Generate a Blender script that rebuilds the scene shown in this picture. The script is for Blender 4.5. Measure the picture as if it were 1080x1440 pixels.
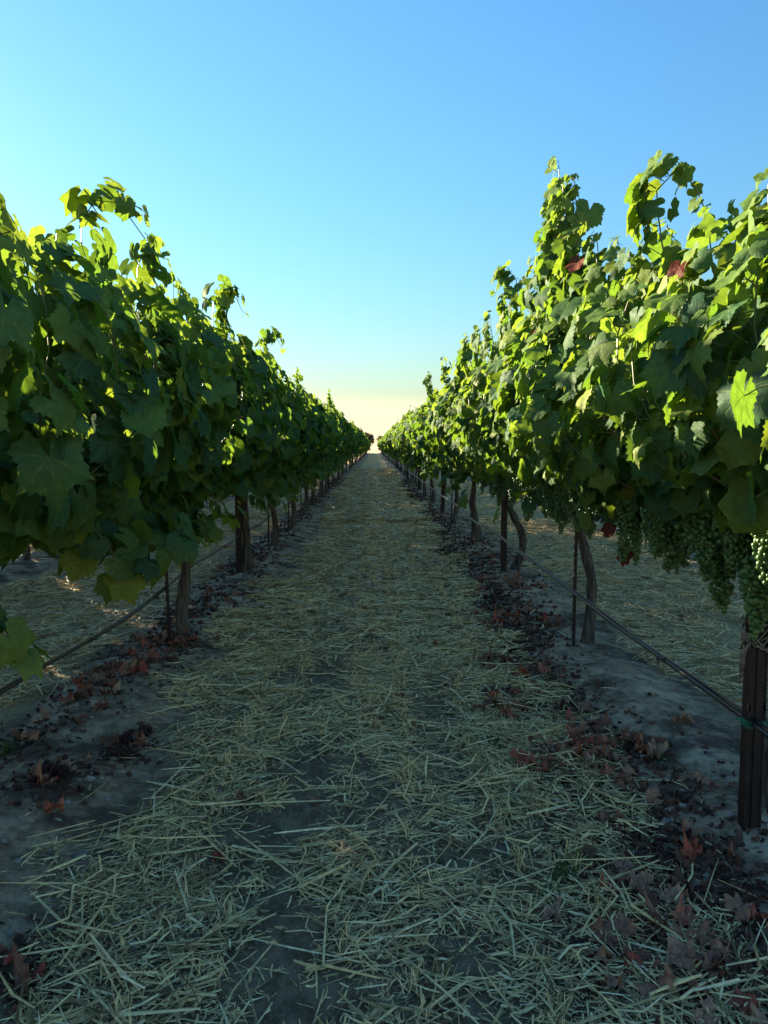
import bpy, math, random
import numpy as np
from mathutils import Matrix, Vector

# ------------------------------------------------------------------ scene, camera, light
for o in list(bpy.data.objects): bpy.data.objects.remove(o)
SC = bpy.context.scene
COL = SC.collection
random.seed(7)
RNG = np.random.default_rng(11)
R = math.radians

CAM_H = 1.4
PITCH = math.atan(93/1080); YAW = math.atan(14/1080)
cam_d = bpy.data.cameras.new('camera'); cam = bpy.data.objects.new('camera', cam_d); COL.objects.link(cam)
cam.location = (0, 0, CAM_H)
cam.rotation_euler = (math.pi/2 - PITCH, 0, -YAW)
cam_d.sensor_fit = 'VERTICAL'; cam_d.sensor_height = 24.0
cam_d.lens = 24.0*1080/1440
cam_d.clip_start = 0.05; cam_d.clip_end = 8000
SC.camera = cam
SC.render.resolution_x = 768; SC.render.resolution_y = 1024

SUN_AZ = R(-42.0)      # measured from +Y (down the rows) towards +X
SUN_EL = R(14.6)
world = bpy.data.worlds.new('World'); SC.world = world; world.use_nodes = True
wn = world.node_tree; wn.nodes.clear()
def N(nt, t, **kw):
    n = nt.nodes.new(t)
    for k, v in kw.items():
        if k.startswith('i_'):
            n.inputs[k[2:].replace('_', ' ')].default_value = v
        else: setattr(n, k, v)
    return n
sky = N(wn, 'ShaderNodeTexSky', sky_type='NISHITA', sun_disc=False)
sky.sun_elevation = SUN_EL; sky.sun_rotation = SUN_AZ
sky.altitude = 50; sky.air_density = 2.0; sky.dust_density = 0.25; sky.ozone_density = 9.0
bg = N(wn, 'ShaderNodeBackground'); bg.inputs['Strength'].default_value = 0.05
wo = N(wn, 'ShaderNodeOutputWorld')
# thin bank of pale cloud lying along the horizon, all the way round
tc = N(wn, 'ShaderNodeTexCoord')
sep = N(wn, 'ShaderNodeSeparateXYZ'); wn.links.new(tc.outputs['Generated'], sep.inputs[0])
mp = N(wn, 'ShaderNodeMapping'); mp.inputs['Scale'].default_value = (3, 3, 60)
wn.links.new(tc.outputs['Generated'], mp.inputs['Vector'])
nz = N(wn, 'ShaderNodeTexNoise'); nz.inputs['Scale'].default_value = 1.0; nz.inputs['Detail'].default_value = 4
wn.links.new(mp.outputs[0], nz.inputs['Vector'])
ma = N(wn, 'ShaderNodeMath', operation='MULTIPLY_ADD'); ma.inputs[1].default_value = 0.012
wn.links.new(nz.outputs['Fac'], ma.inputs[0]); wn.links.new(sep.outputs['Z'], ma.inputs[2])
mr = N(wn, 'ShaderNodeMapRange', interpolation_type='SMOOTHSTEP')
mr.inputs['From Min'].default_value = 0.050; mr.inputs['From Max'].default_value = 0.078
mr.inputs['To Min'].default_value = 0.7; mr.inputs['To Max'].default_value = 0.0
wn.links.new(ma.outputs[0], mr.inputs['Value'])
mx = N(wn, 'ShaderNodeMix', data_type='RGBA')
mx.inputs['B'].default_value = (4.0, 3.85, 2.75, 1)
wn.links.new(mr.outputs[0], mx.inputs['Factor']); wn.links.new(sky.outputs[0], mx.inputs['A'])
wn.links.new(mx.outputs['Result'], bg.inputs['Color']); wn.links.new(bg.outputs[0], wo.inputs[0])

sun_d = bpy.data.lights.new('sun', 'SUN'); sun = bpy.data.objects.new('sun', sun_d); COL.objects.link(sun)
sun_d.energy = 5.0; sun_d.angle = R(0.55); sun_d.color = (1.0, 0.87, 0.62)
sdir = Vector((math.sin(SUN_AZ)*math.cos(SUN_EL), math.cos(SUN_AZ)*math.cos(SUN_EL), math.sin(SUN_EL)))
sun.rotation_euler = sdir.to_track_quat('Z', 'Y').to_euler()
sun.location = sdir*300
vs = SC.view_settings
vs.view_transform = 'Standard'; vs.look = 'None'; vs.exposure = 2.6; vs.gamma = 1.0; vs.use_curve_mapping = False
SC.cycles.max_bounces = 8; SC.cycles.transmission_bounces = 6; SC.cycles.diffuse_bounces = 6

# ------------------------------------------------------------------ helpers
def hash2(ix, iy, s):
    h = (ix.astype(np.int64)*374761393 + iy.astype(np.int64)*668265263 + s*982451653) & 0x7fffffff
    h = ((h ^ (h >> 13))*1274126177) & 0x7fffffff
    h = h ^ (h >> 16)
    return (h & 0xffff)/65535.0
def vnoise(x, y, s=0):
    x = np.asarray(x, float); y = np.asarray(y, float)
    ix = np.floor(x).astype(np.int64); iy = np.floor(y).astype(np.int64)
    fx = x-ix; fy = y-iy; fx = fx*fx*(3-2*fx); fy = fy*fy*(3-2*fy)
    a = hash2(ix, iy, s); b = hash2(ix+1, iy, s); c = hash2(ix, iy+1, s); d = hash2(ix+1, iy+1, s)
    return (a*(1-fx)+b*fx)*(1-fy)+(c*(1-fx)+d*fx)*fy
def fbm(x, y, o=4, s=0):
    v = 0; a = .5
    for k in range(o):
        v = v+a*vnoise(x*2**k, y*2**k, s+k); a *= .5
    return v/(1-.5**o)
def sstep(a, b, x):
    t = np.clip((x-a)/(b-a), 0, 1); return t*t*(3-2*t)

ROW_L, ROW_R, ROW_LL, ROW_RR = -1.36, 1.40, -4.10, 4.15
ROWS = (ROW_L, ROW_R, ROW_LL, ROW_RR, -6.85, 6.9)
def gz(x, y):
    x = np.asarray(x, float); y = np.asarray(y, float)
    z = 0.03*(fbm(x*1.3, y*1.3, 3, 3)-.5)+0.034*(fbm(x*6, y*6, 3, 9)-.5)
    for r in ROWS:
        w = .34+.10*(vnoise(y*.8, y*0+r, 5)-.5)
        z = z+(.065+.05*(vnoise(y*.9, y*0+r*3, 8)-.5))*np.exp(-((x-r)/w)**2)
    z = z-.022*np.exp(-((np.abs(x-.0)-.42)/.17)**2)
    return z*np.exp(-np.maximum(y-60, 0)/60)

class Geo:
    """collects triangle soup with uv and material index, becomes ONE mesh"""
    def __init__(s): s.v = []; s.t = []; s.m = []; s.uv = []; s.n = 0
    def add(s, V, T, M=0, UV=None):
        V = np.asarray(V, float); T = np.asarray(T, int)
        s.v.append(V); s.t.append(T+s.n); s.n += len(V)
        s.m.append(np.full(len(T), M) if np.isscalar(M) else np.asarray(M))
        s.uv.append(np.zeros((len(V), 2)) if UV is None else UV)
    def batch(s, V, T, M, UV):      # V (n,m,3)
        n, m, _ = V.shape
        T2 = (T[None]+(np.arange(n)*m)[:, None, None]).reshape(-1, 3)
        s.add(V.reshape(-1, 3), T2, np.tile(M, n), np.tile(UV, (n, 1)))
    def mesh(s, name, mats, smooth=True):
        V = np.concatenate(s.v); T = np.concatenate(s.t); M = np.concatenate(s.m); UV = np.concatenate(s.uv)
        me = bpy.data.meshes.new(name)
        me.vertices.add(len(V)); me.vertices.foreach_set('co', V.astype(np.float32).ravel())
        me.loops.add(len(T)*3); me.loops.foreach_set('vertex_index', T.astype(np.int32).ravel())
        me.polygons.add(len(T)); me.polygons.foreach_set('loop_start', np.arange(0, len(T)*3, 3, dtype=np.int32))
        me.polygons.foreach_set('loop_total', np.full(len(T), 3, np.int32))
        for m in mats: me.materials.append(m)
        me.polygons.foreach_set('material_index', M.astype(np.int32))
        me.polygons.foreach_set('use_smooth', np.full(len(T), smooth))
        u = me.uv_layers.new(name='UVMap'); u.data.foreach_set('uv', UV[T.ravel()].astype(np.float32).ravel())
        me.update(calc_edges=True); me.validate()
        return me
def obj(name, me, parent=None, loc=None):
    o = bpy.data.objects.new(name, me); COL.objects.link(o)
    if parent: o.parent = parent
    if loc is not None: o.location = loc
    return o
def tag(o, label=None, cat=None, group=None, kind=None):
    if label: o['label'] = label
    if cat: o['category'] = cat
    if group: o['group'] = group
    if kind: o['kind'] = kind
    return o
def empty(name, loc, label, cat, group=None):
    o = bpy.data.objects.new(name, None); COL.objects.link(o); o.location = loc; o.empty_display_size = .1
    return tag(o, label, cat, group)

def tube(g, pts, rad, sides=6, mat=0, cap=True, ridge=0, seed=0):
    pts = np.asarray(pts, float); n = len(pts)
    rad = np.broadcast_to(np.asarray(rad, float), (n,))
    T = np.gradient(pts, axis=0); T /= np.linalg.norm(T, axis=1)[:, None]+1e-9
    up = np.array([0, 0, 1.]) if abs(T[0][2]) < .9 else np.array([1., 0, 0])
    a = np.arange(sides)/sides*2*math.pi
    V = np.zeros((n, sides, 3)); UV = np.zeros((n, sides, 2))
    b = np.cross(T[0], up)
    acc = 0
    for i in range(n):
        b = b-T[i]*b.dot(T[i]); b /= np.linalg.norm(b)+1e-9
        c = np.cross(T[i], b)
        rr = rad[i]*np.ones(sides)
        if ridge:
            rr = rr*(1+ridge*(vnoise(a*1.9+seed*3.1+.25*i, np.full(sides, i*.16+seed), 4)-.5)*2 + .5*ridge*(vnoise(a*.7+seed, np.full(sides, i*.55), 6)-.5))
        V[i] = pts[i]+(np.cos(a)*rr)[:, None]*b+(np.sin(a)*rr)[:, None]*c
        if i: acc += np.linalg.norm(pts[i]-pts[i-1])
        UV[i, :, 0] = np.abs(np.arange(sides)/sides-.5)*2; UV[i, :, 1] = acc
    F = []
    for i in range(n-1):
        for k in range(sides):
            k2 = (k+1) % sides; p, q, r_, s_ = i*sides+k, i*sides+k2, (i+1)*sides+k2, (i+1)*sides+k
            F += [(p, q, r_), (p, r_, s_)]
    if cap:
        for k in range(1, sides-1): F += [(0, k+1, k), ((n-1)*sides, (n-1)*sides+k, (n-1)*sides+k+1)]
    g.add(V.reshape(-1, 3), F, mat, UV.reshape(-1, 2))
def boxg(g, lo, hi, mat=0):
    x0, y0, z0 = lo; x1, y1, z1 = hi
    V = [(x0,y0,z0),(x1,y0,z0),(x1,y1,z0),(x0,y1,z0),(x0,y0,z1),(x1,y0,z1),(x1,y1,z1),(x0,y1,z1)]
    Q = [(0,3,2,1),(4,5,6,7),(0,1,5,4),(1,2,6,5),(2,3,7,6),(3,0,4,7)]
    F = [];
    for q in Q: F += [(q[0], q[1], q[2]), (q[0], q[2], q[3])]
    g.add(V, F, mat)

# ------------------------------------------------------------------ materials
def newmat(name):
    m = bpy.data.materials.new(name); m.use_nodes = True
    nt = m.node_tree; p = nt.nodes['Principled BSDF']; return m, nt, p
def L(nt, a, b): nt.links.new(a, b)
def ramp(nt, stops, interp='LINEAR'):
    r = nt.nodes.new('ShaderNodeValToRGB'); e = r.color_ramp.elements
    r.color_ramp.interpolation = interp
    while len(e) < len(stops): e.new(.5)
    for i, (p, c) in enumerate(stops): e[i].position = p; e[i].color = (*c, 1)
    return r
def rnd_node(nt):
    oi = N(nt, 'ShaderNodeObjectInfo'); ge = N(nt, 'ShaderNodeNewGeometry')
    a = N(nt, 'ShaderNodeMath', operation='ADD'); L(nt, oi.outputs['Random'], a.inputs[0]); L(nt, ge.outputs['Random Per Island'], a.inputs[1])
    f = N(nt, 'ShaderNodeMath', operation='FRACT'); L(nt, a.outputs[0], f.inputs[0]); return f
def mth(nt, op, a, b=None, c=None):
    n = N(nt, 'ShaderNodeMath', operation=op)
    for i, v in enumerate((a, b, c)):
        if v is None: continue
        if isinstance(v, (int, float)): n.inputs[i].default_value = v
        else: L(nt, v, n.inputs[i])
    return n.outputs[0]
def mapr(nt, v, a, b, c=0., d=1.):
    n = N(nt, 'ShaderNodeMapRange', interpolation_type='SMOOTHSTEP'); L(nt, v, n.inputs['Value'])
    n.inputs['From Min'].default_value = a; n.inputs['From Max'].default_value = b
    n.inputs['To Min'].default_value = c; n.inputs['To Max'].default_value = d
    return n.outputs[0]
def mixc(nt, f, a, b, blend='MIX'):
    n = N(nt, 'ShaderNodeMix', data_type='RGBA', blend_type=blend)
    for k, v in (('Factor', f), ('A', a), ('B', b)):
        if isinstance(v, (int, float)): n.inputs[k].default_value = v
        elif isinstance(v, tuple): n.inputs[k].default_value = (*v, 1)
        else: L(nt, v, n.inputs[k])
    return n.outputs['Result']

def leaf_material(name, stops, trans_stops, tfac, rough=.55, vein=(0.16, .22, .06), gloss=.014):
    m, nt, p = newmat(name)
    rn = rnd_node(nt)
    c = ramp(nt, stops); L(nt, rn.outputs[0], c.inputs[0])
    t = ramp(nt, trans_stops); L(nt, rn.outputs[0], t.inputs[0])
    uv = N(nt, 'ShaderNodeUVMap'); uv.uv_map = 'UVMap'
    s = N(nt, 'ShaderNodeSeparateXYZ'); L(nt, uv.outputs[0], s.inputs[0])
    w = mth(nt, 'MULTIPLY_ADD', s.outputs['Y'], -.016, .024)
    main = mapr(nt, mth(nt, 'DIVIDE', s.outputs['X'], w), .55, 1.1, 1, 0)
    sec = mth(nt, 'FRACT', mth(nt, 'MULTIPLY', mth(nt, 'MULTIPLY_ADD', s.outputs['X'], -.85, s.outputs['Y']), 6.5))
    sec = mapr(nt, mth(nt, 'ABSOLUTE', mth(nt, 'SUBTRACT', sec, .5)), .0, .075, 1, 0)
    vn = mth(nt, 'MAXIMUM', main, mth(nt, 'MULTIPLY', sec, .55))
    tco = N(nt, 'ShaderNodeTexCoord')
    no = N(nt, 'ShaderNodeTexNoise'); no.inputs['Scale'].default_value = 5; no.inputs['Detail'].default_value = 3
    L(nt, uv.outputs[0], no.inputs['Vector'])
    var = mapr(nt, no.outputs['Fac'], .3, .7, .70, 1.25)
    base = mixc(nt, mth(nt, 'MULTIPLY', vn, .62), c.outputs[0], vein)
    n2 = N(nt, 'ShaderNodeTexNoise'); n2.inputs['Scale'].default_value = 3.3; n2.inputs['Detail'].default_value = 5
    off = N(nt, 'ShaderNodeVectorMath', operation='ADD'); L(nt, uv.outputs[0], off.inputs[0])
    cx = N(nt, 'ShaderNodeCombineXYZ'); L(nt, mth(nt, 'MULTIPLY', rn.outputs[0], 37.), cx.inputs[0]); L(nt, mth(nt, 'MULTIPLY', rn.outputs[0], 91.), cx.inputs[1])
    L(nt, cx.outputs[0], off.inputs[1]); L(nt, off.outputs[0], n2.inputs['Vector'])
    spot = mapr(nt, n2.outputs['Fac'], .64, .74, 0, .7)
    base = mixc(nt, spot, base, (.17, .13, .04))
    hs = N(nt, 'ShaderNodeHueSaturation'); L(nt, base, hs.inputs['Color']); L(nt, var, hs.inputs['Value'])
    nt.nodes.remove(p)
    df = N(nt, 'ShaderNodeBsdfDiffuse'); L(nt, hs.outputs[0], df.inputs['Color'])
    gl = N(nt, 'ShaderNodeBsdfGlossy'); gl.inputs['Roughness'].default_value = rough
    bu = N(nt, 'ShaderNodeBump'); bu.inputs['Strength'].default_value = .35; bu.inputs['Distance'].default_value = .006
    L(nt, mth(nt, 'MULTIPLY_ADD', vn, -.8, no.outputs['Fac']), bu.inputs['Height'])
    L(nt, bu.outputs[0], df.inputs['Normal']); L(nt, bu.outputs[0], gl.inputs['Normal'])
    tr = N(nt, 'ShaderNodeBsdfTranslucent')
    tcol = mixc(nt, mth(nt, 'MULTIPLY', vn, .75), t.outputs[0], tuple(x*.45 for x in trans_stops[0][1]))
    h2 = N(nt, 'ShaderNodeHueSaturation'); L(nt, tcol, h2.inputs['Color']); L(nt, mapr(nt, n2.outputs['Fac'], .3, .65, 1.1, .72), h2.inputs['Value']); tcol = h2.outputs[0]
    L(nt, tcol, tr.inputs['Color'])
    ms = N(nt, 'ShaderNodeMixShader'); ms.inputs[0].default_value = tfac
    L(nt, df.outputs[0], ms.inputs[1]); L(nt, tr.outputs[0], ms.inputs[2])
    m2 = N(nt, 'ShaderNodeMixShader'); m2.inputs[0].default_value = gloss
    L(nt, ms.outputs[0], m2.inputs[1]); L(nt, gl.outputs[0], m2.inputs[2])
    L(nt, m2.outputs[0], nt.nodes['Material Output'].inputs['Surface'])
    return m
M_LEAF = leaf_material('vine_leaf_green',
    [(0, (.030, .085, .044)), (.5, (.068, .130, .038)), (.85, (.125, .18, .034)), (1, (.18, .22, .034))],
    [(0, (.19, .36, .026)), (.6, (.27, .43, .028)), (1, (.38, .48, .03))], .29)
M_YOUNG = leaf_material('vine_leaf_young',
    [(0, (.075, .15, .035)), (1, (.13, .20, .04))],
    [(0, (.25, .40, .03)), (1, (.34, .45, .04))], .38)
M_REDLEAF = leaf_material('vine_leaf_red', [(0, (.10, .014, .014)), (1, (.15, .03, .018))], [(0, (.22, .03, .015)), (1, (.3, .06, .02))], .2, .55, (.25, .12, .05))
M_DRY = leaf_material('dry_leaf',
    [(0, (.20, .085, .055)), (.35, (.36, .16, .105)), (.6, (.50, .28, .18)), (.82, (.46, .085, .05)), (1, (.56, .34, .20))],
    [(0, (.15, .06, .03)), (1, (.3, .12, .05))], .12, .75, (.2, .12, .07))

def plain(name, col, rough=.6, noise=None, metal=0, bump=None, spec=.4):
    m, nt, p = newmat(name)
    p.inputs['Roughness'].default_value = rough; p.inputs['Metallic'].default_value = metal
    p.inputs['Specular IOR Level'].default_value = spec
    p.inputs['Base Color'].default_value = (*col, 1)
    if noise:
        sc, col2, scl = noise
        tco = N(nt, 'ShaderNodeTexCoord'); mpn = N(nt, 'ShaderNodeMapping'); mpn.inputs['Scale'].default_value = scl
        L(nt, tco.outputs['Object'], mpn.inputs['Vector'])
        no = N(nt, 'ShaderNodeTexNoise'); no.inputs['Scale'].default_value = sc; no.inputs['Detail'].default_value = 6
        L(nt, mpn.outputs[0], no.inputs['Vector'])
        f = mapr(nt, no.outputs['Fac'], .35, .68)
        L(nt, mixc(nt, f, col, col2), p.inputs['Base Color'])
        if bump:
            bu = N(nt, 'ShaderNodeBump'); bu.inputs['Strength'].default_value = .8; bu.inputs['Distance'].default_value = bump
            L(nt, no.outputs['Fac'], bu.inputs['Height']); L(nt, bu.outputs[0], p.inputs['Normal'])
    return m
M_BARK = plain('vine_bark', (.042, .034, .028), .9, (55, (.15, .122, .097), (1, 1, .06)), bump=.03)
M_CANE = plain('green_cane', (.10, .13, .035), .5, (14, (.20, .13, .06), (1, 1, .3)))
M_STEM = plain('petiole', (.16, .19, .06), .5)
M_RUST = plain('rusted_steel', (.018, .013, .013), .55, (30, (.042, .024, .02), (1, 1, .35)), metal=.35, bump=.002)
M_HOSE = plain('black_poly_hose', (.012, .013, .015), .33, (40, (.03, .03, .03), (1, .2, 1)))
M_WIRE = plain('galvanised_wire', (.28, .29, .30), .4, (40, (.14, .13, .12), (1, 1, 1)), metal=.9)
M_TAPE = plain('green_tie_tape', (.015, .12, .075), .45, (30, (.02, .16, .1), (1, 1, 1)))
M_TWINE = plain('weathered_twine', (.14, .115, .085), .9, (60, (.26, .22, .17), (1, 1, 1)))
M_RAISIN = plain('shrivelled_grape', (.028, .012, .018), .7, (90, (.07, .028, .025), (1, 1, 1)), bump=.003)

def berry_mat():
    m, nt, p = newmat('green_grape')
    rn = rnd_node(nt)
    c = ramp(nt, [(0, (.06, .135, .04)), (.6, (.09, .18, .05)), (1, (.14, .22, .06))]); L(nt, rn.outputs[0], c.inputs[0])
    L(nt, c.outputs[0], p.inputs['Base Color']); p.inputs['Roughness'].default_value = .38
    tr = N(nt, 'ShaderNodeBsdfTranslucent'); tr.inputs['Color'].default_value = (.30, .42, .05, 1)
    ms = N(nt, 'ShaderNodeMixShader'); ms.inputs[0].default_value = .15
    L(nt, p.outputs[0], ms.inputs[1]); L(nt, tr.outputs[0], ms.inputs[2]); L(nt, ms.outputs[0], nt.nodes['Material Output'].inputs['Surface'])
    return m
M_BERRY = berry_mat()
def straw_mat():
    m, nt, p = newmat('cut_straw')
    rn = rnd_node(nt)
    c = ramp(nt, [(0, (.15, .10, .05)), (.22, (.46, .33, .155)), (.5, (.86, .62, .275)), (.85, (.92, .70, .35)), (1, (.92, .76, .46))])
    L(nt, rn.outputs[0], c.inputs[0])
    no = N(nt, 'ShaderNodeTexNoise'); no.inputs['Scale'].default_value = 45
    tco = N(nt, 'ShaderNodeTexCoord'); L(nt, tco.outputs['Object'], no.inputs['Vector'])
    hs = N(nt, 'ShaderNodeHueSaturation'); L(nt, c.outputs[0], hs.inputs['Color']); L(nt, mapr(nt, no.outputs['Fac'], .3, .7, .72, 1.1), hs.inputs['Value'])
    L(nt, hs.outputs[0], p.inputs['Base Color']); p.inputs['Roughness'].default_value = .55; p.inputs['Specular IOR Level'].default_value = .3
    return m
M_STRAW = straw_mat()
M_GRASS = leaf_material('weed_grass', [(0, (.03, .075, .025)), (1, (.07, .12, .03))], [(0, (.1, .2, .02)), (1, (.2, .3, .03))], .25, .5)
M_CRUMB = leaf_material('leaf_crumbs', [(0, (.06, .03, .024)), (.5, (.14, .065, .045)), (.85, (.22, .10, .065)), (1, (.30, .10, .06))], [(0, (.1, .04, .02)), (1, (.1, .04, .02))], .05, .85, (.06, .03, .02))
M_CLOD = plain('soil_clod', (.20, .17, .14), .95, (25, (.36, .32, .27), (1, 1, 1)), bump=.006)
M_FTREE = leaf_material('far_tree_leaf', [(0, (.085, .095, .055)), (1, (.14, .14, .08))], [(0, (.25, .2, .08)), (1, (.3, .24, .1))], .3, .7)

def soil_mat():
    m, nt, p = newmat('vineyard_soil')
    tco = N(nt, 'ShaderNodeTexCoord'); P = tco.outputs['Object']
    s = N(nt, 'ShaderNodeSeparateXYZ'); L(nt, P, s.inputs[0])
    def noi(sc, det=6, mapping=None, rough=.6):
        n = N(nt, 'ShaderNodeTexNoise'); n.inputs['Scale'].default_value = sc; n.inputs['Detail'].default_value = det; n.inputs['Roughness'].default_value = rough
        if mapping:
            q = N(nt, 'ShaderNodeMapping'); q.inputs['Scale'].default_value = mapping; L(nt, P, q.inputs['Vector']); L(nt, q.outputs[0], n.inputs['Vector'])
        else: L(nt, P, n.inputs['Vector'])
        return n.outputs['Fac']
    n1 = noi(2.2); n2 = noi(14, 8); n3 = noi(60, 8, None, .72); n4 = noi(5, 6); n5 = noi(180, 4, None, .7)
    # crusted grey-tan dirt, darker where it is crumbled
    dirt = mixc(nt, mapr(nt, n2, .40, .60), (.17, .140, .108), (.32, .268, .212))
    dirt = mixc(nt, mapr(nt, n4, .50, .62, 0, .8), dirt, (.44, .375, .30))
    dirt = mixc(nt, mapr(nt, n3, .54, .66, 0, .6), dirt, (.11, .088, .07))
    dirt = mixc(nt, mapr(nt, n5, .55, .65, 0, .55), dirt, (.48, .42, .33))
    # organic stain of rotted litter in blotches under the vines
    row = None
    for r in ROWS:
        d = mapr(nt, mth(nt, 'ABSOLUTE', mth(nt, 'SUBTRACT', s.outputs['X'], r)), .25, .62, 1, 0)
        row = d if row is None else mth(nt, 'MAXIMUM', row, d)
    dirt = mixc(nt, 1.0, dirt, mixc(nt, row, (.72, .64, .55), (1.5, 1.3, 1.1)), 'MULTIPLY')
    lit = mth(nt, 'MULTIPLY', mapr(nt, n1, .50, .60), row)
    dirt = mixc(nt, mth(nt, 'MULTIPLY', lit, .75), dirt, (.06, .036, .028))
    # chaff trodden into the aisles; where single stalks get too small to tell apart it covers the soil
    st = mixc(nt, mapr(nt, noi(55, 8, (1, .55, 1), .75), .36, .64), (.28, .20, .105), (.86, .63, .31))
    st = mixc(nt, mapr(nt, n4, .5, .75, 0, .5), st, (.42, .31, .165))
    edge = mth(nt, 'ADD', row, mth(nt, 'MULTIPLY_ADD', n1, .7, -.35))
    ais = mapr(nt, edge, .25, .6, 1, 0)
    far = mth(nt, 'MAXIMUM', mapr(nt, s.outputs['Y'], 4.5, 13, .10, .95), mapr(nt, mth(nt, 'ABSOLUTE', s.outputs['X']), 1.6, 2.1, 0, .85))
    speck = mapr(nt, noi(120, 3), .56, .66, 0, .45)
    fac = mth(nt, 'MULTIPLY', ais, mth(nt, 'MAXIMUM', far, speck))
    col = mixc(nt, fac, dirt, st)
    L(nt, col, p.inputs['Base Color']); p.inputs['Roughness'].default_value = .95; p.inputs['Specular IOR Level'].default_value = .15
    bu = N(nt, 'ShaderNodeBump'); bu.inputs['Strength'].default_value = .9; bu.inputs['Distance'].default_value = .02
    vo = N(nt, 'ShaderNodeTexVoronoi', feature='DISTANCE_TO_EDGE'); vo.inputs['Scale'].default_value = 9; L(nt, P, vo.inputs['Vector'])
    hgt = mth(nt, 'ADD', mth(nt, 'MULTIPLY', n2, .9), mth(nt, 'MULTIPLY', n3, -.8))
    hgt = mth(nt, 'ADD', hgt, mapr(nt, vo.outputs['Distance'], 0, .03, -.2, 0))
    L(nt, hgt, bu.inputs['Height']); L(nt, bu.outputs[0], p.inputs['Normal'])
    return m
M_SOIL = soil_mat()

# ------------------------------------------------------------------ ground: one sheet to the horizon
def axis(parts):
    out = []
    for a, b, st in parts: out += list(np.arange(a, b, st))
    return np.array(out)
xs_p = axis([(0, 2.2, .035), (2.2, 5, .11), (5, 12, .5), (12, 60, 6), (60, 400, 50), (400, 3001, 400)])
xs = np.concatenate([-xs_p[:0:-1], xs_p])
ys = axis([(-60, -4, 7), (-4, .8, .3), (.8, 7.5, .035), (7.5, 16, .08), (16, 40, .4), (40, 200, 3), (200, 600, 40), (600, 4001, 400)])
GX, GY = np.meshgrid(xs, ys)
GZ = gz(GX, GY)
nx, ny = len(xs), len(ys)
idx = np.arange(nx*ny).reshape(ny, nx)
a, b, c, d = idx[:-1, :-1].ravel(), idx[:-1, 1:].ravel(), idx[1:, 1:].ravel(), idx[1:, :-1].ravel()
g = Geo(); g.add(np.stack([GX.ravel(), GY.ravel(), GZ.ravel()], 1), np.concatenate([np.stack([a, b, c], 1), np.stack([a, c, d], 1)]))
ground = obj('ground', g.mesh('ground', [M_SOIL])); tag(ground, kind='structure')
def gz1(x, y): return float(gz(np.array([x]), np.array([y]))[0])

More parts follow.
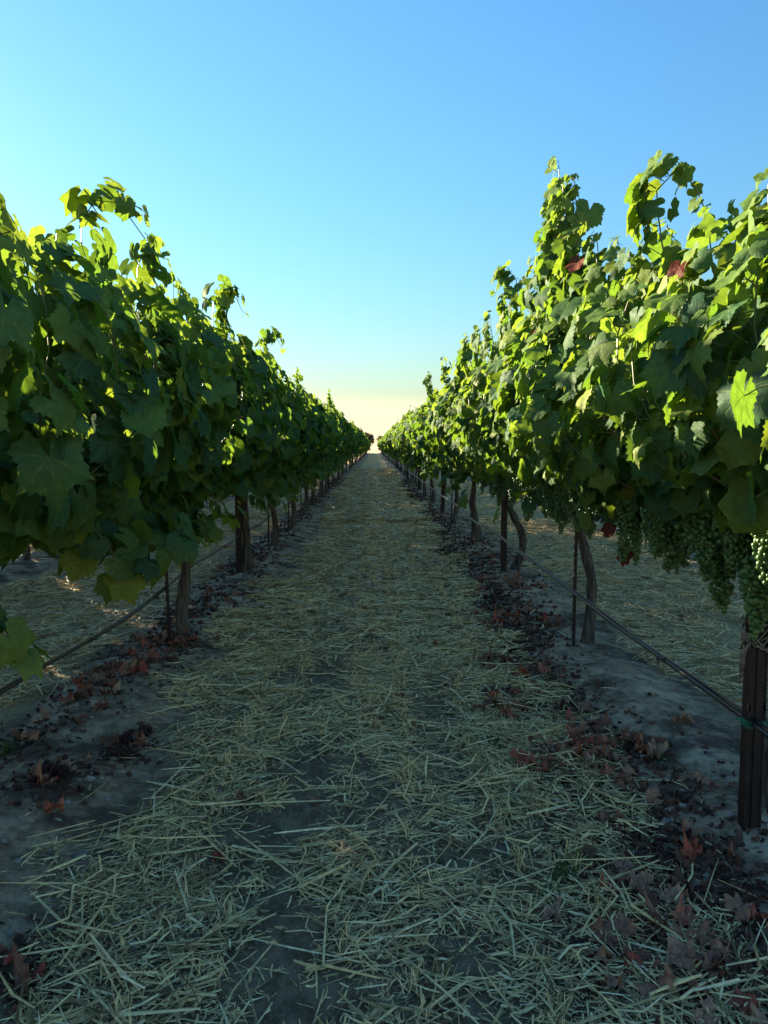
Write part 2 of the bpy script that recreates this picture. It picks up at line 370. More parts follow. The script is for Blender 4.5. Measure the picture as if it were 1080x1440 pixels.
# ------------------------------------------------------------------ leaf templates
def leaf_template(seed, sub=4, tail=6, ring=True, petiole=True, curl=1.0, crumple=0.0):
    r = np.random.default_rng(seed)
    lob = [1.0, .90+.08*r.random(), .74+.08*r.random()]
    sin_ = [.70+.16*r.random(), .64+.16*r.random()]
    keys = [(0, lob[0], 0), (25, sin_[0], None), (52, lob[1], 52), (79, sin_[1], None), (106, lob[2], 106), (161, .50, 106)]
    half = []
    for i in range(5):
        a0, r0, _ = keys[i]; a1, r1, _ = keys[i+1]
        n = sub if i < 4 else tail
        for k in range(n):
            t = k/n
            hi, lo = (r0, r1) if i % 2 == 0 else (r1, r0)
            tt = t if i % 2 == 0 else 1-t
            rr = lo+(hi-lo)*(1-tt)**1.35 if i < 4 else r0+(r1-r0)*t**1.6
            if k % 2 == 1 and sub >= 4: rr *= .87+.05*r.random()
            vein = [0, 52, 52, 106, 106][i] if i > 0 else 0
            half.append((a0+(a1-a0)*t, rr, vein))
    half.append((161, .50, 106))
    left = [(-a_, r_, -v_) for a_, r_, v_ in half[:0:-1]]
    out = left+half
    # vertices that lie between two veins need the nearest one
    veins = np.array([-106, -52, 0, 52, 106])
    ph = r.random(6)*6.28; kd = (.16+.22*r.random())*curl; kf = (.05+.42*r.random())*curl; kw = (.06+.08*r.random())*curl; kt = (r.random()-.3)*.7*curl
    def P(ad, rr):
        th = math.radians(ad); x = math.sin(th)*rr; y = math.cos(th)*rr
        z = -kd*rr*rr+kf*abs(x)*.7+kw*rr*rr*(math.sin(3*th+ph[0])+.7*math.sin(7*th+ph[1]))-kt*max(y, 0)**2
        if crumple:
            z += .7*crumple*rr*(.5*math.sin(5*th+ph[2])+.4*math.sin(9*th+ph[3]+4*rr)+.3*math.sin(2*th+ph[4]))
            x *= 1-.35*crumple*(.5+.5*math.sin(ph[5])); y *= 1-.2*crumple
            z += .15*crumple*rr*rr
        return (x, y, z)
    def U(ad, rr):
        k = np.argmin(np.abs(veins-ad)); dd = math.radians(ad-veins[k]); return (abs(math.sin(dd))*rr, math.cos(dd)*rr)
    V = [(0, 0, 0)]; UV = [(0, 0)]; T = []
    if ring:
        inner = out[::2]
        if inner[-1] != out[-1]: inner.append(out[-1])
        for a_, r_, _ in inner: V.append(P(a_, r_*.56)); UV.append(U(a_, r_*.56))
        o0 = len(V)
        for a_, r_, _ in out: V.append(P(a_, r_)); UV.append(U(a_, r_))
        ni = len(inner)
        for k in range(ni-1):
            T.append((0, 1+k+1, 1+k))
            o1 = o0+2*k; o2 = min(o1+1, o0+len(out)-1); o3 = min(o1+2, o0+len(out)-1)
            T += [(1+k, o2, o1), (1+k, 1+k+1, o2)]
            if o3 != o2: T.append((1+k+1, o3, o2))
    else:
        for a_, r_, _ in out: V.append(P(a_, r_)); UV.append(U(a_, r_))
        for k in range(1, len(out)): T.append((0, k+1, k))
    M = [0]*len(T)
    if petiole:
        pp = [np.array((0, .02, -.015)), np.array((.02, -.18, -.30)), np.array((0, -.30, -.85))]
        gg = Geo(); tube(gg, pp, [.022, .020, .024], 3, 1, cap=False)
        n0 = len(V); V += [tuple(v) for v in gg.v[0]]; T += [tuple(t+n0) for t in gg.t[0]]; M += [1]*len(gg.t[0]); UV += [(1, 0)]*len(gg.v[0])
    T = [(t[0], t[2], t[1]) for t in T[:]]
    return np.array(V, float), np.array(T, int), np.array(M, int), np.array(UV, float)
def check_up(tp):
    V, T, M, UV = tp
    n = np.cross(V[T[0][1]]-V[T[0][0]], V[T[0][2]]-V[T[0][0]])
    if n[2] < 0: T = T[:, ::-1].copy()
    return V, T, M, UV
LEAF_HI = [check_up(leaf_template(100+i)) for i in range(8)]
LEAF_MID = [check_up(leaf_template(200+i, 2, 3, True, False)) for i in range(6)]
LEAF_LOW = [check_up(leaf_template(300+i, 1, 2, False, False, 1.2)) for i in range(4)]
LEAF_DRY = [check_up(leaf_template(400+i, 4, 4, True, True, 1.4, .60+.2*(i % 3))) for i in range(7)]
def tmesh(tp, name, mats):
    g = Geo(); g.add(*tp); return g.mesh(name, mats)
ME_LEAF = [tmesh(t, 'leaf', [M_LEAF, M_STEM]) for t in LEAF_HI]
ME_YOUNG = [tmesh(t, 'leaf', [M_YOUNG, M_STEM]) for t in LEAF_HI[:4]]
ME_RED = [tmesh(t, 'leaf', [M_REDLEAF, M_STEM]) for t in LEAF_HI[3:6]]
ME_DRY = [tmesh(t, 'fallen_leaf', [M_DRY, M_DRY]) for t in LEAF_DRY]

PET = np.array((0, -.30, -.85))
def frames(n, t):
    n = n/np.linalg.norm(n, axis=1)[:, None]
    t = t-n*(n*t).sum(1)[:, None]; t = t/(np.linalg.norm(t, axis=1)[:, None]+1e-9)
    s = np.cross(t, n)
    return np.stack([s, t, n], 2)      # columns

# ------------------------------------------------------------------ vine growth
def grow(rng, side, half=1.32, n_shoots=48, extra=(), low=.15, top=1.0, dens=1.0):
    """canes and leaves of one vine about its base (0,0,0); side = +1/-1 direction of the path in x.
       returns list of cane polylines, and leaf arrays pos, R, scale, young"""
    canes = []; P = []; Nn = []; Tt = []; S = []; Yg = []
    specs = []
    for k in range(n_shoots):
        y0 = -half+(k+.5)*2*half/n_shoots+rng.normal(0, .05)
        sd = 1 if k % 2 else -1
        hang = rng.random() < low
        specs.append((y0, sd, hang, None))
    for e in extra: specs.append((e[1], side, False, e))
    for y0, sd, hang, ex in specs:
        if ex is not None:
            ax, ay, az = ex[:3]
            st = np.array((ax*.55, ay+rng.normal(0, .06), 1.25)); en = np.array((ax, ay, az)); Lc = np.linalg.norm(en-st); n = int(Lc/.05)
            pts = []
            for i in range(n+1):
                t = i/n; q = st+(en-st)*t; q = q+np.array((.05*math.sin(5*t), .05*math.sin(4*t+1), 0)); pts.append(q)
            if len(ex) > 3:   # nodding tip
                dx, dy = ex[3]
                for i in range(5):
                    pts.append(pts[-1]+np.array((dx, dy, .05-.035*i))*1.0)
        else:
            z0 = .97+rng.normal(0, .04)
            Lc = (1.0+rng.random()*.42)*top
            n = int(Lc/.06)
            p = np.array((rng.normal(0, .03), y0, z0)); out = .10+.36*rng.random()
            if hang:
                d = np.array((sd*.9, rng.normal(0, .5), .25))
            else:
                d = np.array((sd*(.25+.5*rng.random()), rng.normal(0, .25), 1.0))
            pts = [p.copy()]
            wob = rng.normal(0, 1, 3)
            for i in range(n if not hang else int(n*.55)):
                t = i/n
                if hang: d = d+np.array((0, wob[1]*.02, -.16))
                else:
                    over = (p[0]*sd-out)
                    d = d+np.array((-sd*over*.9+wob[0]*.03, wob[1]*.03, 0.10-(.30*max(0, t-.8)*5*abs(wob[2]))))
                d = d/np.linalg.norm(d); p = p+d*.06; pts.append(p.copy())
        pts = np.array(pts); canes.append(pts)
        m = len(pts)
        for i in range(1, m):
            t = i/(m-1)
            cnt = 1+(rng.random() < .75*dens)+(rng.random() < .45*dens)
            if t > .9: cnt = 1+(rng.random() < .8)
            if ex is not None: cnt += 1
            for q in range(cnt):
                pos = pts[i]+rng.normal(0, .012, 3)
                # leaves turn towards the nearest open face
                xx = pos[0]+rng.normal(0, .22)
                o = np.array((1.0 if xx > 0 else -1.0, rng.normal(0, .55), 0)); o /= np.linalg.norm(o)
                if q == 2 and t < .8: pos = pos+rng.normal(0, .05, 3)
                upw = .45+.45*max(0, t-.6)
                nn = o*(.85)+np.array((0, 0, upw))+rng.normal(0, .38, 3)
                tt = np.array((o[0]*.25, rng.normal(0, .65), -.85))+rng.normal(0, .15, 3)
                sc = (.080+.018*rng.normal())*(1 if q == 0 else .85)
                sc = np.clip(sc, .045, .125)
                if t > .87: sc *= 1-.55*(t-.87)/.13
                P.append(pos); Nn.append(nn); Tt.append(tt); S.append(sc); Yg.append(t > .86 and rng.random() < .8)
    P = np.array(P); Rm = frames(np.array(Nn), np.array(Tt)); S = np.array(S); Yg = np.array(Yg)
    P = P-np.einsum('nij,j->ni', Rm, PET)*S[:, None]        # the foot of each leaf stalk sits on its cane
    ok = P[:, 2] > .78
    return canes, P[ok], Rm[ok], S[ok], Yg[ok]

def leaf_cloud(g, tps, P, Rm, S, mats, rng):
    v = rng.integers(0, len(tps), len(P))
    for k, tp in enumerate(tps):
        for mt in (0, 1):
            q = (v == k) & (mats == mt)
            if not q.any(): continue
            V, T, M, UV = tp
            W = np.einsum('nij,mj->nmi', Rm[q]*S[q][:, None, None], V)+P[q][:, None, :]
            g.batch(W, T, np.where(M == 1, 2, mt), UV)

def trunk_points(rng, lean=(0, 0), twist=.05, top=1.0, base=(0, 0)):
    n = 16; pts = []
    ph = rng.random(3)*6.28
    for i in range(n):
        t = i/(n-1)
        pts.append((base[0]*(1-t)+lean[0]*t+twist*math.sin(3.4*t+ph[0])*math.sin(math.pi*t)*1.2, base[1]*(1-t)+lean[1]*t+twist*math.sin(4*t+ph[1])*math.sin(math.pi*t), -.06+t*(top+.06)))
    return np.array(pts)
def trunk_geo(rng, seed, r0=.047, **kw):
    g = Geo(); pts = trunk_points(rng, **kw); t = np.linspace(0, 1, len(pts))
    rad = r0*(1.0-.30*t+.45*np.exp(-t*11)+.10*np.sin(9*t+seed))+.018*np.exp(-((t-1)/.10)**2)
    fine = np.linspace(0, 1, 34); pts = np.stack([np.interp(fine, t, pts[:, k]) for k in range(3)], 1); rad = np.interp(fine, t, rad)
    tube(g, pts, rad, 18, 0, True, ridge=.34, seed=seed)
    return g, pts[-1]
def cordon_geo(rng, head, sgn, half=1.3, seed=0):
    g = Geo(); pts = []
    for i in range(14):
        t = i/13; pts.append((head[0]*(1-t)+.02*math.sin(5*t+seed), head[1]+(sgn*half-head[1])*t, head[2]-.03+.06*math.sin(min(t*3, 1.57))+.012*math.sin(9*t+seed)))
    tube(g, pts, np.linspace(.032, .016, 14), 8, 0, True, ridge=.2, seed=seed)
    return g

# grape clusters -----------------------------------------------------
def ico():
    t = (1+5**.5)/2
    V = np.array([(-1,t,0),(1,t,0),(-1,-t,0),(1,-t,0),(0,-1,t),(0,1,t),(0,-1,-t),(0,1,-t),(t,0,-1),(t,0,1),(-t,0,-1),(-t,0,1)], float); V /= np.linalg.norm(V[0])
    F = [(0,11,5),(0,5,1),(0,1,7),(0,7,10),(0,10,11),(1,5,9),(5,11,4),(11,10,2),(10,7,6),(7,1,8),(3,9,4),(3,4,2),(3,2,6),(3,6,8),(3,8,9),(4,9,5),(2,4,11),(6,2,10),(8,6,7),(9,8,1)]
    V = list(map(tuple, V)); mid = {}; F2 = []
    def md(a, b):
        k = (min(a, b), max(a, b))
        if k not in mid:
            m = np.array(V[a])+np.array(V[b]); m /= np.linalg.norm(m); V.append(tuple(m)); mid[k] = len(V)-1
        return mid[k]
    for a, b, c in F:
        x, y, z = md(a, b), md(b, c), md(c, a); F2 += [(a, x, z), (b, y, x), (c, z, y), (x, y, z)]
    return np.array(V), np.array(F2)
ICO = ico()
def cluster_geo(seed, ln=.21, w=.058, rb=.0088, squash=1.0, mat=0):
    r = np.random.default_rng(seed); g = Geo(); pts = []
    sh = [(r.uniform(0, 6.28), r.uniform(.02, .05), r.uniform(.03, .05)) for _ in range(2)]     # shoulders
    tries = 0
    while len(pts) < 175 and tries < 12000:
        tries += 1
        if r.random() < .24:
            a, off, ww = sh[int(r.integers(0, 2))]; t = r.random()
            c = np.array((math.cos(a)*(w*.75+off), math.sin(a)*(w*.75+off), -.03-.085*t)); rad = ww*(1-.75*t)*.7
        else:
            t = r.random()**1.15; c = np.array((.012*math.sin(4*t+seed), 0, -.02-ln*t)); rad = w*(min(1, t*6+.45))*(1-.80*t**1.6)
        a = r.uniform(0, 6.28); rr = rad*math.sqrt(r.uniform(.35, 1))
        p = c+np.array((math.cos(a)*rr, math.sin(a)*rr*squash, r.uniform(-.008, .008)))
        if all(np.linalg.norm(p-q) > rb*1.36 for q in pts): pts.append(p)
    for p in pts:
        s = rb*r.uniform(.72, 1.14)
        g.add(ICO[0]*s*np.array((1, 1, r.uniform(1., 1.1)))+p, ICO[1], mat)
    return g
ME_CLUST = [cluster_geo(20+i, ln=.15+.022*i, w=.050+.004*(i % 3)).mesh('grape_cluster', [M_BERRY]) for i in range(5)]
g = Geo(); tube(g, [(0, 0, .10), (.006, .004, .05), (0, 0, .0), (0, 0, -.08)], [.0028, .0026, .0024, .0018], 5)
ME_CSTEM = g.mesh('stalk', [M_STEM])
ME_RAISIN = [cluster_geo(60+i, ln=.13, w=.05, rb=.0075, mat=0).mesh('dried_bunch', [M_RAISIN]) for i in range(2)]

def add_clusters(vine, rng, spots):
    for (x, y, z, s) in spots:
        c = obj('grape_cluster', ME_CLUST[int(rng.integers(0, 5))], vine, (x, y, z))
        c.rotation_euler = (rng.normal(0, .1), rng.normal(0, .1), rng.random()*6.28); c.scale = (s, s, s*rng.uniform(.92, 1.12))
        obj('stalk', ME_CSTEM, c)

def near_vine(x, y, side, seed, label, group, extra=(), low=.15, top=1.0, lean=(0, 0), twist=.05, base=(0, 0), r0=.039, clusters=(), ntop=50, nleaf=300, crown_tp=LEAF_MID, fruit=False):
    rng = np.random.default_rng(seed)
    z0 = gz1(x+base[0], y+base[1])
    v = empty('grapevine', (x, y, z0), label, 'grapevine', group)
    g, head = trunk_geo(rng, seed % 17, r0, lean=lean, twist=twist, base=base)
    obj('trunk', g.mesh('trunk', [M_BARK]), v)
    for s in (-1, 1): obj('cordon', cordon_geo(rng, head, s, 1.3, seed % 7+s).mesh('cordon', [M_BARK]), v)
    ex = [(e[0]-x, e[1]-y, e[2]-z0)+tuple(e[3:]) for e in extra]
    canes, P, Rm, S, Yg = grow(rng, side, extra=ex, low=low, top=top, n_shoots=ntop)
    if fruit:
        kp = (P[:, 2] > .99) | (P[:, 0]*side < -.05) | (rng.random(len(P)) < .10); P, Rm, S, Yg = P[kp], Rm[kp], S[kp], Yg[kp]
    for c in canes:
        lowi = np.nonzero(c[:, 2] < .86)[0]
        if len(lowi) and lowi[0] > 3: c = c[:lowi[0]]
        c2 = np.concatenate([c[:-1:2], c[-1:]]); g = Geo(); tube(g, c2, np.linspace(.0052, .0022, len(c2)), 4, 0, False)
        obj('cane', g.mesh('cane', [M_CANE]), v)
    # the leaves that show largest (outermost towards the path, and the tips) are single parts
    inside = ((P[:, 1]+y) > 1.2)
    score = P[:, 0]*side+.55*np.maximum(0, P[:, 2]-2.0)+.25*np.maximum(0, .9-P[:, 2])+(S-.1)*1.5+inside*10+rng.normal(0, .04, len(P))
    order = np.argsort(-score)
    near = order[:nleaf]; rest = order[nleaf:]
    for i in near:
        me = ME_YOUNG[int(rng.integers(0, 4))] if Yg[i] else ME_LEAF[int(rng.integers(0, 8))]
        o = obj('leaf', me, v)
        Mx = Matrix.Identity(4)
        for a_ in range(3):
            for b_ in range(3): Mx[a_][b_] = float(Rm[i][a_, b_]*S[i])
            Mx[a_][3] = float(P[i][a_])
        o.matrix_basis = Mx
    g = Geo(); leaf_cloud(g, crown_tp, P[rest], Rm[rest], S[rest], Yg[rest].astype(int), rng)
    cr = obj('crown', g.mesh('crown', [M_LEAF, M_YOUNG, M_STEM]), v); tag(cr, kind='stuff')
    if len(clusters): add_clusters(v, rng, [(c[0]-x, c[1]-y, c[2]-z0, c[3]) for c in clusters])
    return v

def grape_line(rng, x, y0, y1, n, side):
    out = []
    for k in range(n):
        t = (k+.5)/n; yy = y0+(y1-y0)*t+rng.normal(0, .03)
        out.append((x-side*0+side*rng.uniform(-.10, .20), yy, 1.13+rng.normal(0, .055), rng.uniform(.95, 1.15)))
    return out

crng = np.random.default_rng(3)
# (y, kwargs) of the single vines one can tell apart
RIGHT = [
 (2.66, 'grapevine with big green grape clusters whose gnarled trunk leans on the widest rusty post', dict(base=(.10, .02), lean=(.06, .1), twist=.06, top=.92, low=.03, extra=[(1.16, 3.15, 2.40, (.03, -.02)), (1.2, 2.35, 2.16), (1.28, 1.9, 2.08), (1.25, 2.1, 2.14), (1.32, 2.55, 2.2), (1.36, 2.9, 2.26), (1.2, 2.75, 2.2), (1.3, 3.4, 2.34), (1.15, 2.15, 2.05), (1.2, 1.7, 2.02), (1.12, 3.5, 2.3), (1.1, 3.75, 2.28)], fruit=True, clusters=grape_line(crng, 1.36, 1.9, 3.95, 36, -1))),
 (5.16, 'grapevine with the tallest upright shoot and a bowed trunk beside a thin stake', dict(top=1.16, base=(.06, -.03), lean=(-.04, 0), twist=.05, low=.05, extra=[(1.04, 4.30, 2.90), (1.02, 4.12, 2.74), (1.10, 4.46, 2.80), (1.0, 4.35, 2.66), (1.1, 4.2, 2.82), (1.04, 5.5, 2.55, (-.03, .0)), (1.14, 3.9, 2.42), (1.08, 4.75, 2.62), (1.1, 5.1, 2.56), (1.05, 5.9, 2.58), (1.12, 4.55, 2.7), (1.1, 6.2, 2.5), (1.06, 4.0, 2.5)], fruit=True, clusters=grape_line(crng, 1.38, 4.0, 6.4, 36, -1))),
 (8.14, 'grapevine with a bent trunk curving away from the second rusty post of the sunlit row', dict(base=(.10, .02), lean=(.02, 0), top=1.14, twist=.12, low=.08, extra=[(1.08, 7.0, 2.56), (1.05, 7.5, 2.52), (1.02, 8.2, 2.55), (1.05, 9.0, 2.5)], fruit=True, clusters=grape_line(crng, 1.40, 6.8, 9.3, 24, -1))),
 (10.62, 'thick trunked grapevine next after the bent trunk in the sunlit row', dict(top=1.12, base=(.05, 0), low=.12, r0=.05, extra=[(1.0, 10.4, 2.55)])),
 (13.4, 'grapevine between the thick trunk and the third rusty post of the sunlit row', dict(top=1.12, low=.12, extra=[(.98, 13.0, 2.62)])),
 (15.6, 'grapevine at the third rusty post of the sunlit row', dict(top=1.1, low=.12)),
 (18.3, 'grapevine just past the third rusty post of the sunlit row', dict(top=1.1, low=.12)),
]
LEFT = [
 (2.55, 'shaded grapevine with a long low shoot of broad leaves drooping over the drip hose', dict(top=.92, base=(.05, -.1), lean=(-.06, -.1), low=.26, extra=[(-1.10, 2.35, 2.12), (-1.16, 2.6, 2.08), (-1.2, 3.45, 2.40, (.05, .01)), (-1.15, 3.05, 2.2)])),
 (5.28, 'shaded grapevine with a crooked trunk rising from reddish leaf litter beside a stake', dict(top=1.03, base=(.05, -.02), lean=(-.03, 0), twist=.06, low=.26, extra=[(-1.22, 4.3, 2.40, (.03, 0)), (-1.08, 5.6, 2.44, (.04, 0)), (-1.15, 5.0, 2.36)])),
 (8.13, 'shaded grapevine with a straight stout trunk on a pale mound of dirt', dict(top=1.03, base=(0, 0), r0=.050, twist=.02, low=.2, extra=[(-1.08, 8.0, 2.48, (.04, 0))])),
 (10.3, 'slim trunked shaded grapevine next after the stout trunk on the pale mound', dict(top=1.03, low=.15, r0=.040, extra=[(-1.05, 10.9, 2.48)])),
 (12.7, 'shaded grapevine two past the stout trunk on the pale mound', dict(top=1.03, low=.15, r0=.038)),
 (14.9, 'shaded grapevine three past the stout trunk, beside low hanging foliage', dict(top=1.03, low=.3, r0=.038)),
 (17.4, 'bushy shaded grapevine with foliage hanging almost to the ground', dict(top=1.03, low=.75, r0=.038, extra=[(-.95, 17.0, 2.62)])),
]
for i, (y, lab, kw) in enumerate(RIGHT): near_vine(ROW_R, y, -1, 500+i, lab, 'grapevines of the sunlit row', **kw)
for i, (y, lab, kw) in enumerate(LEFT): near_vine(ROW_L, y, 1, 600+i, lab, 'grapevines of the shaded row', ntop=76, **kw)

# further vines share crowns and trunks
def crown_variants(n, seed, tps, dens, scale, n_shoots):
    out = []
    for k in range(n):
        rng = np.random.default_rng(seed+k)
        canes, P, Rm, S, Yg = grow(rng, 1, n_shoots=n_shoots, low=.18, dens=dens, top=1.0+.04*k)
        g = Geo(); leaf_cloud(g, tps, P, Rm, S*scale, Yg.astype(int), rng)
        for c in canes[::2]: tube(g, c[::3], .004, 3, 2, False)
        out.append(g.mesh('crown', [M_LEAF, M_YOUNG, M_STEM]))
    return out
CR_MID = crown_variants(5, 900, LEAF_MID, 1.0, 1.12, 54)
CR_LOW = crown_variants(5, 950, LEAF_LOW, .6, 1.45, 30)
TR_VAR = []
for k in range(5):
    g, h = trunk_geo(np.random.default_rng(40+k), k, .039, twist=.05); 
    for s in (-1, 1):
        pass
    TR_VAR.append(g.mesh('trunk', [M_BARK]))
frng = np.random.default_rng(77)
def far_vine(x, y, low, label, group):
    v = empty('grapevine', (x+frng.normal(0, .03), y, gz1(x, y)), label, 'grapevine', group)
    t = obj('trunk', TR_VAR[int(frng.integers(0, 5))], v); t.rotation_euler.z = frng.random()*6.28
    c = obj('crown', (CR_LOW if low else CR_MID)[int(frng.integers(0, 5))], v); tag(c, kind='stuff')
    c.rotation_euler.z = math.pi*int(frng.integers(0, 2)); c.scale = (1.0+frng.normal(0, .04), 1.03, 1.06+frng.normal(0, .03))
    return v
END = 150
for x, start, lab, grp in ((ROW_R, 20.9, 'leafy sunlit grapevine far along the row with rusty posts', 'far grapevines of the sunlit row'),
                           (ROW_L, 20.0, 'leafy shaded grapevine far along the row opposite the sunlit one', 'far grapevines of the shaded row')):
    y = start
    while y < END:
        far_vine(x, y, y > 45, lab, grp); y += 2.6
for x, y0, y1, lab, grp in ((ROW_LL, 1.2, END, 'grapevine of the next row seen through gaps behind the shaded row', 'grapevines of the row behind the shaded row'),
                            (-6.85, 4.0, 66, 'grapevine two rows behind the shaded row, seen only through gaps', 'grapevines two rows behind the shaded row'),  # row added for the shade it casts on the aisle before it
                            (ROW_RR, 5.2, 48, 'grapevine of the next row seen under the sunlit row', 'grapevines of the row behind the sunlit row')):
    y = y0
    while y < y1:
        v_ = far_vine(x, y, y > 34, lab, grp); y += 1.3 if (x == ROW_LL and y < 13) else 2.6  # extra vines packed into the near part of ROW_LL to keep sun off the path
        if x == ROW_LL: v_.children[1].scale.z = 1.13  # crowns stretched taller to block more of the low sun

# ------------------------------------------------------------------ posts, stakes, hoses, wires
def post(x, y, label, group, detail=False, h=2.05):
    z0 = gz1(x, y)
    p = empty('steel_post', (x, y, z0), label, 'post', group)
    w, dpt, t = .028, .024, .004
    g = Geo()                       # rolled open channel, face to the path
    boxg(g, (-w, -dpt, -.3), (w, -dpt+t, h))
    boxg(g, (-w, -dpt+t, -.3), (-w+t, dpt, h)); boxg(g, (w-t, -dpt+t, -.3), (w, dpt, h))
    boxg(g, (-w+t, dpt-t, -.3), (-w+t+.012, dpt, h)); boxg(g, (w-t-.012, dpt-t, -.3), (w-t, dpt, h))
    boxg(g, (-.007, -dpt-.005, -.3), (.007, -dpt, h)); boxg(g, (-w-.003, -dpt-.003, -.3), (-w+.004, -dpt+.0, h)); boxg(g, (w-.004, -dpt-.003, -.3), (w+.003, -dpt+.0, h))
    obj('channel', g.mesh('channel', [M_RUST], False), p)
    if detail:
        for k in range(6):
            zz = .42+k*.22
            for s in (-1, 1):
                g = Geo(); boxg(g, (s*w-.004, -dpt-.003, zz), (s*w+.004, -dpt+.004, zz+.022)); obj('wire_hook', g.mesh('wire_hook', [M_WIRE], False), p)
    return p
prow = [2.58, 8.05, 15.35, 23.3, 31.1, 38.9, 46.7]
p0 = post(1.315, prow[0], 'wide rusty steel post with green tape and a twine tie', 'steel posts of the sunlit row', True)
g = Geo(); boxg(g, (-.033, -.031, .36), (.033, .027, .385)); tube(g, [(-.036, -.03, .375), (-.06, -.035, .40), (-.075, -.03, .395)], .005, 5)
obj('tape_band', g.mesh('tape_band', [M_TAPE], False), p0)
g = Geo()
for k in range(5):
    a = [(.045*math.cos(t)*1.05, .036*math.sin(t), .655+.03*math.sin(t*2+k)+.01*k) for t in np.linspace(0, 6.4, 16)]
    tube(g, a, .0035, 4)
for k in range(4): tube(g, [(-.04, -.035, .66), (-.055-.006*k, -.04, .63), (-.06-.004*k, -.042, .58-.02*k)], .003, 4)
tube(g, [(0, -.036, .67), (.06, -.03, .70), (.10, 0, .72)], .004, 4)
obj('twine_tie', g.mesh('twine_tie', [M_TWINE]), p0)
names = ['second', 'third']
for k, y in enumerate(prow[1:]):
    post(ROW_R-.03, y, 'rusty steel post standing beside the bent vine trunk' if k == 0 else ('rusty steel post third in the sunlit row, with straight trunks before it' if k == 1 else 'dark rusty steel post far along the sunlit row'), 'steel posts of the sunlit row', k == 0)
for k, y in enumerate([8.09, 16.2, 24.0, 31.8, 39.6]):
    post(ROW_L-.07, y, 'dark steel post behind the stout trunk on the pale mound' if k == 0 else 'dark steel post far along the shaded row', 'steel posts of the shaded row')

g = Geo()
nst = 9
for k in range(8):
    a = k/8*6.283
V0 = []
tube(g, [(0, 0, -.25), (0, 0, .4), (0, 0, 1.1), (0, 0, 1.75)], .0105, 6)
for k in range(20): boxg(g, (-.0135, -.006, .05+k*.055), (-.009, .006, .075+k*.055))
ME_STAKE = g.mesh('vine_stake', [M_RUST], False)
def stake(x, y, lab, grp):
    o = obj('vine_stake', ME_STAKE, None, (x, y, gz1(x, y))); o.rotation_euler = (frng.normal(0, .015), frng.normal(0, .015), frng.normal(0, .3))
    return tag(o, lab, 'stake', grp)
stake(ROW_R-.055, 5.07, 'thin rusty stake beside the bowed trunk with the hose crossing it', 'vine stakes of the sunlit row')
stake(ROW_R-.05, 10.52, 'thin rusty stake against the thick trunk of the sunlit row', 'vine stakes of the sunlit row')
stake(ROW_R-.05, 13.3, 'thin rusty stake at the trunk before the third post of the sunlit row', 'vine stakes of the sunlit row')
stake(ROW_L-.045, 5.2, 'thin rusty stake beside the crooked trunk in reddish leaf litter', 'vine stakes of the shaded row')
stake(ROW_L-.05, 10.22, 'thin stake against the slim trunk after the pale mound', 'vine stakes of the shaded row')
stake(ROW_L-.05, 12.6, 'thin stake two trunks past the pale mound', 'vine stakes of the shaded row')
for k in range(12): stake(ROW_R-.05, 18.2+2.6*k+(0 if k == 0 else .1), 'thin dark stake far along the sunlit row', 'far vine stakes of the sunlit row')
for k in range(10): stake(ROW_L-.05, 14.8+2.6*k, 'thin dark stake far along the shaded row', 'far vine stakes of the shaded row')

def hose(x, off, z, label, sag, two, jointy):
    rng = np.random.default_rng(int(abs(x*100)))
    ysn = np.concatenate([np.arange(-3, 20, .22), np.arange(20, 100, 1.3)])
    hz = z+sag*np.sin(ysn*2*math.pi/2.75+.9)+.012*np.sin(ysn*1.1)
    hx = x+off+.012*np.sin(ysn*1.7)
    pts = np.stack([hx, ysn, hz], 1)
    root = empty('drip_hose', (x+off, -3, 0), label, 'hose')
    base = np.array((x+off, -3, 0))
    g = Geo(); tube(g, pts-base, .0115, 8); obj('tubing', g.mesh('tubing', [M_HOSE]), root)
    g = Geo(); q = pts.copy(); q[:, 2] += .0135+.004*np.sin(ysn*3.1); q[:, 0] += .004
    tube(g, q-base, .0028 if not two else .0050, 6); obj('support_wire', g.mesh('support_wire', [M_WIRE if not two else M_HOSE]), root)
    for yj in jointy:
        p = np.array([np.interp(yj, ysn, pts[:, k]) for k in range(3)]); p2 = np.array([np.interp(yj+.055, ysn, pts[:, k]) for k in range(3)])
        g = Geo(); tube(g, [p-base, p2-base], .0135, 10); obj('coupling', g.mesh('coupling', [M_HOSE]), root)
        g = Geo(); boxg(g, tuple(p-base+np.array((-.006, .09, -.022))), tuple(p-base+np.array((.006, .11, -.006)))); obj('emitter', g.mesh('emitter', [M_HOSE], False), root)
    return root
hose(ROW_R, -.085, .44, 'black drip hose strung past the rusty posts of the sunlit row', .007, True, (3.35, 6.1, 8.9))
hose(ROW_L, -.075, .44, 'black drip hose strung behind the trunks of the shaded row', .012, False, (3.8, 4.9, 7.3))
for x, lab in ((ROW_R, 'galvanised trellis wire inside the sunlit row'), (ROW_L, 'galvanised trellis wire inside the shaded row')):
    g = Geo(); tube(g, [(0, yy, 0) for yy in np.arange(0, 101, 5.)], .0016, 5)
    o = obj('trellis_wire', g.mesh('trellis_wire', [M_WIRE]), None, (x+.02, 0, 1.56)); tag(o, lab, 'wire')

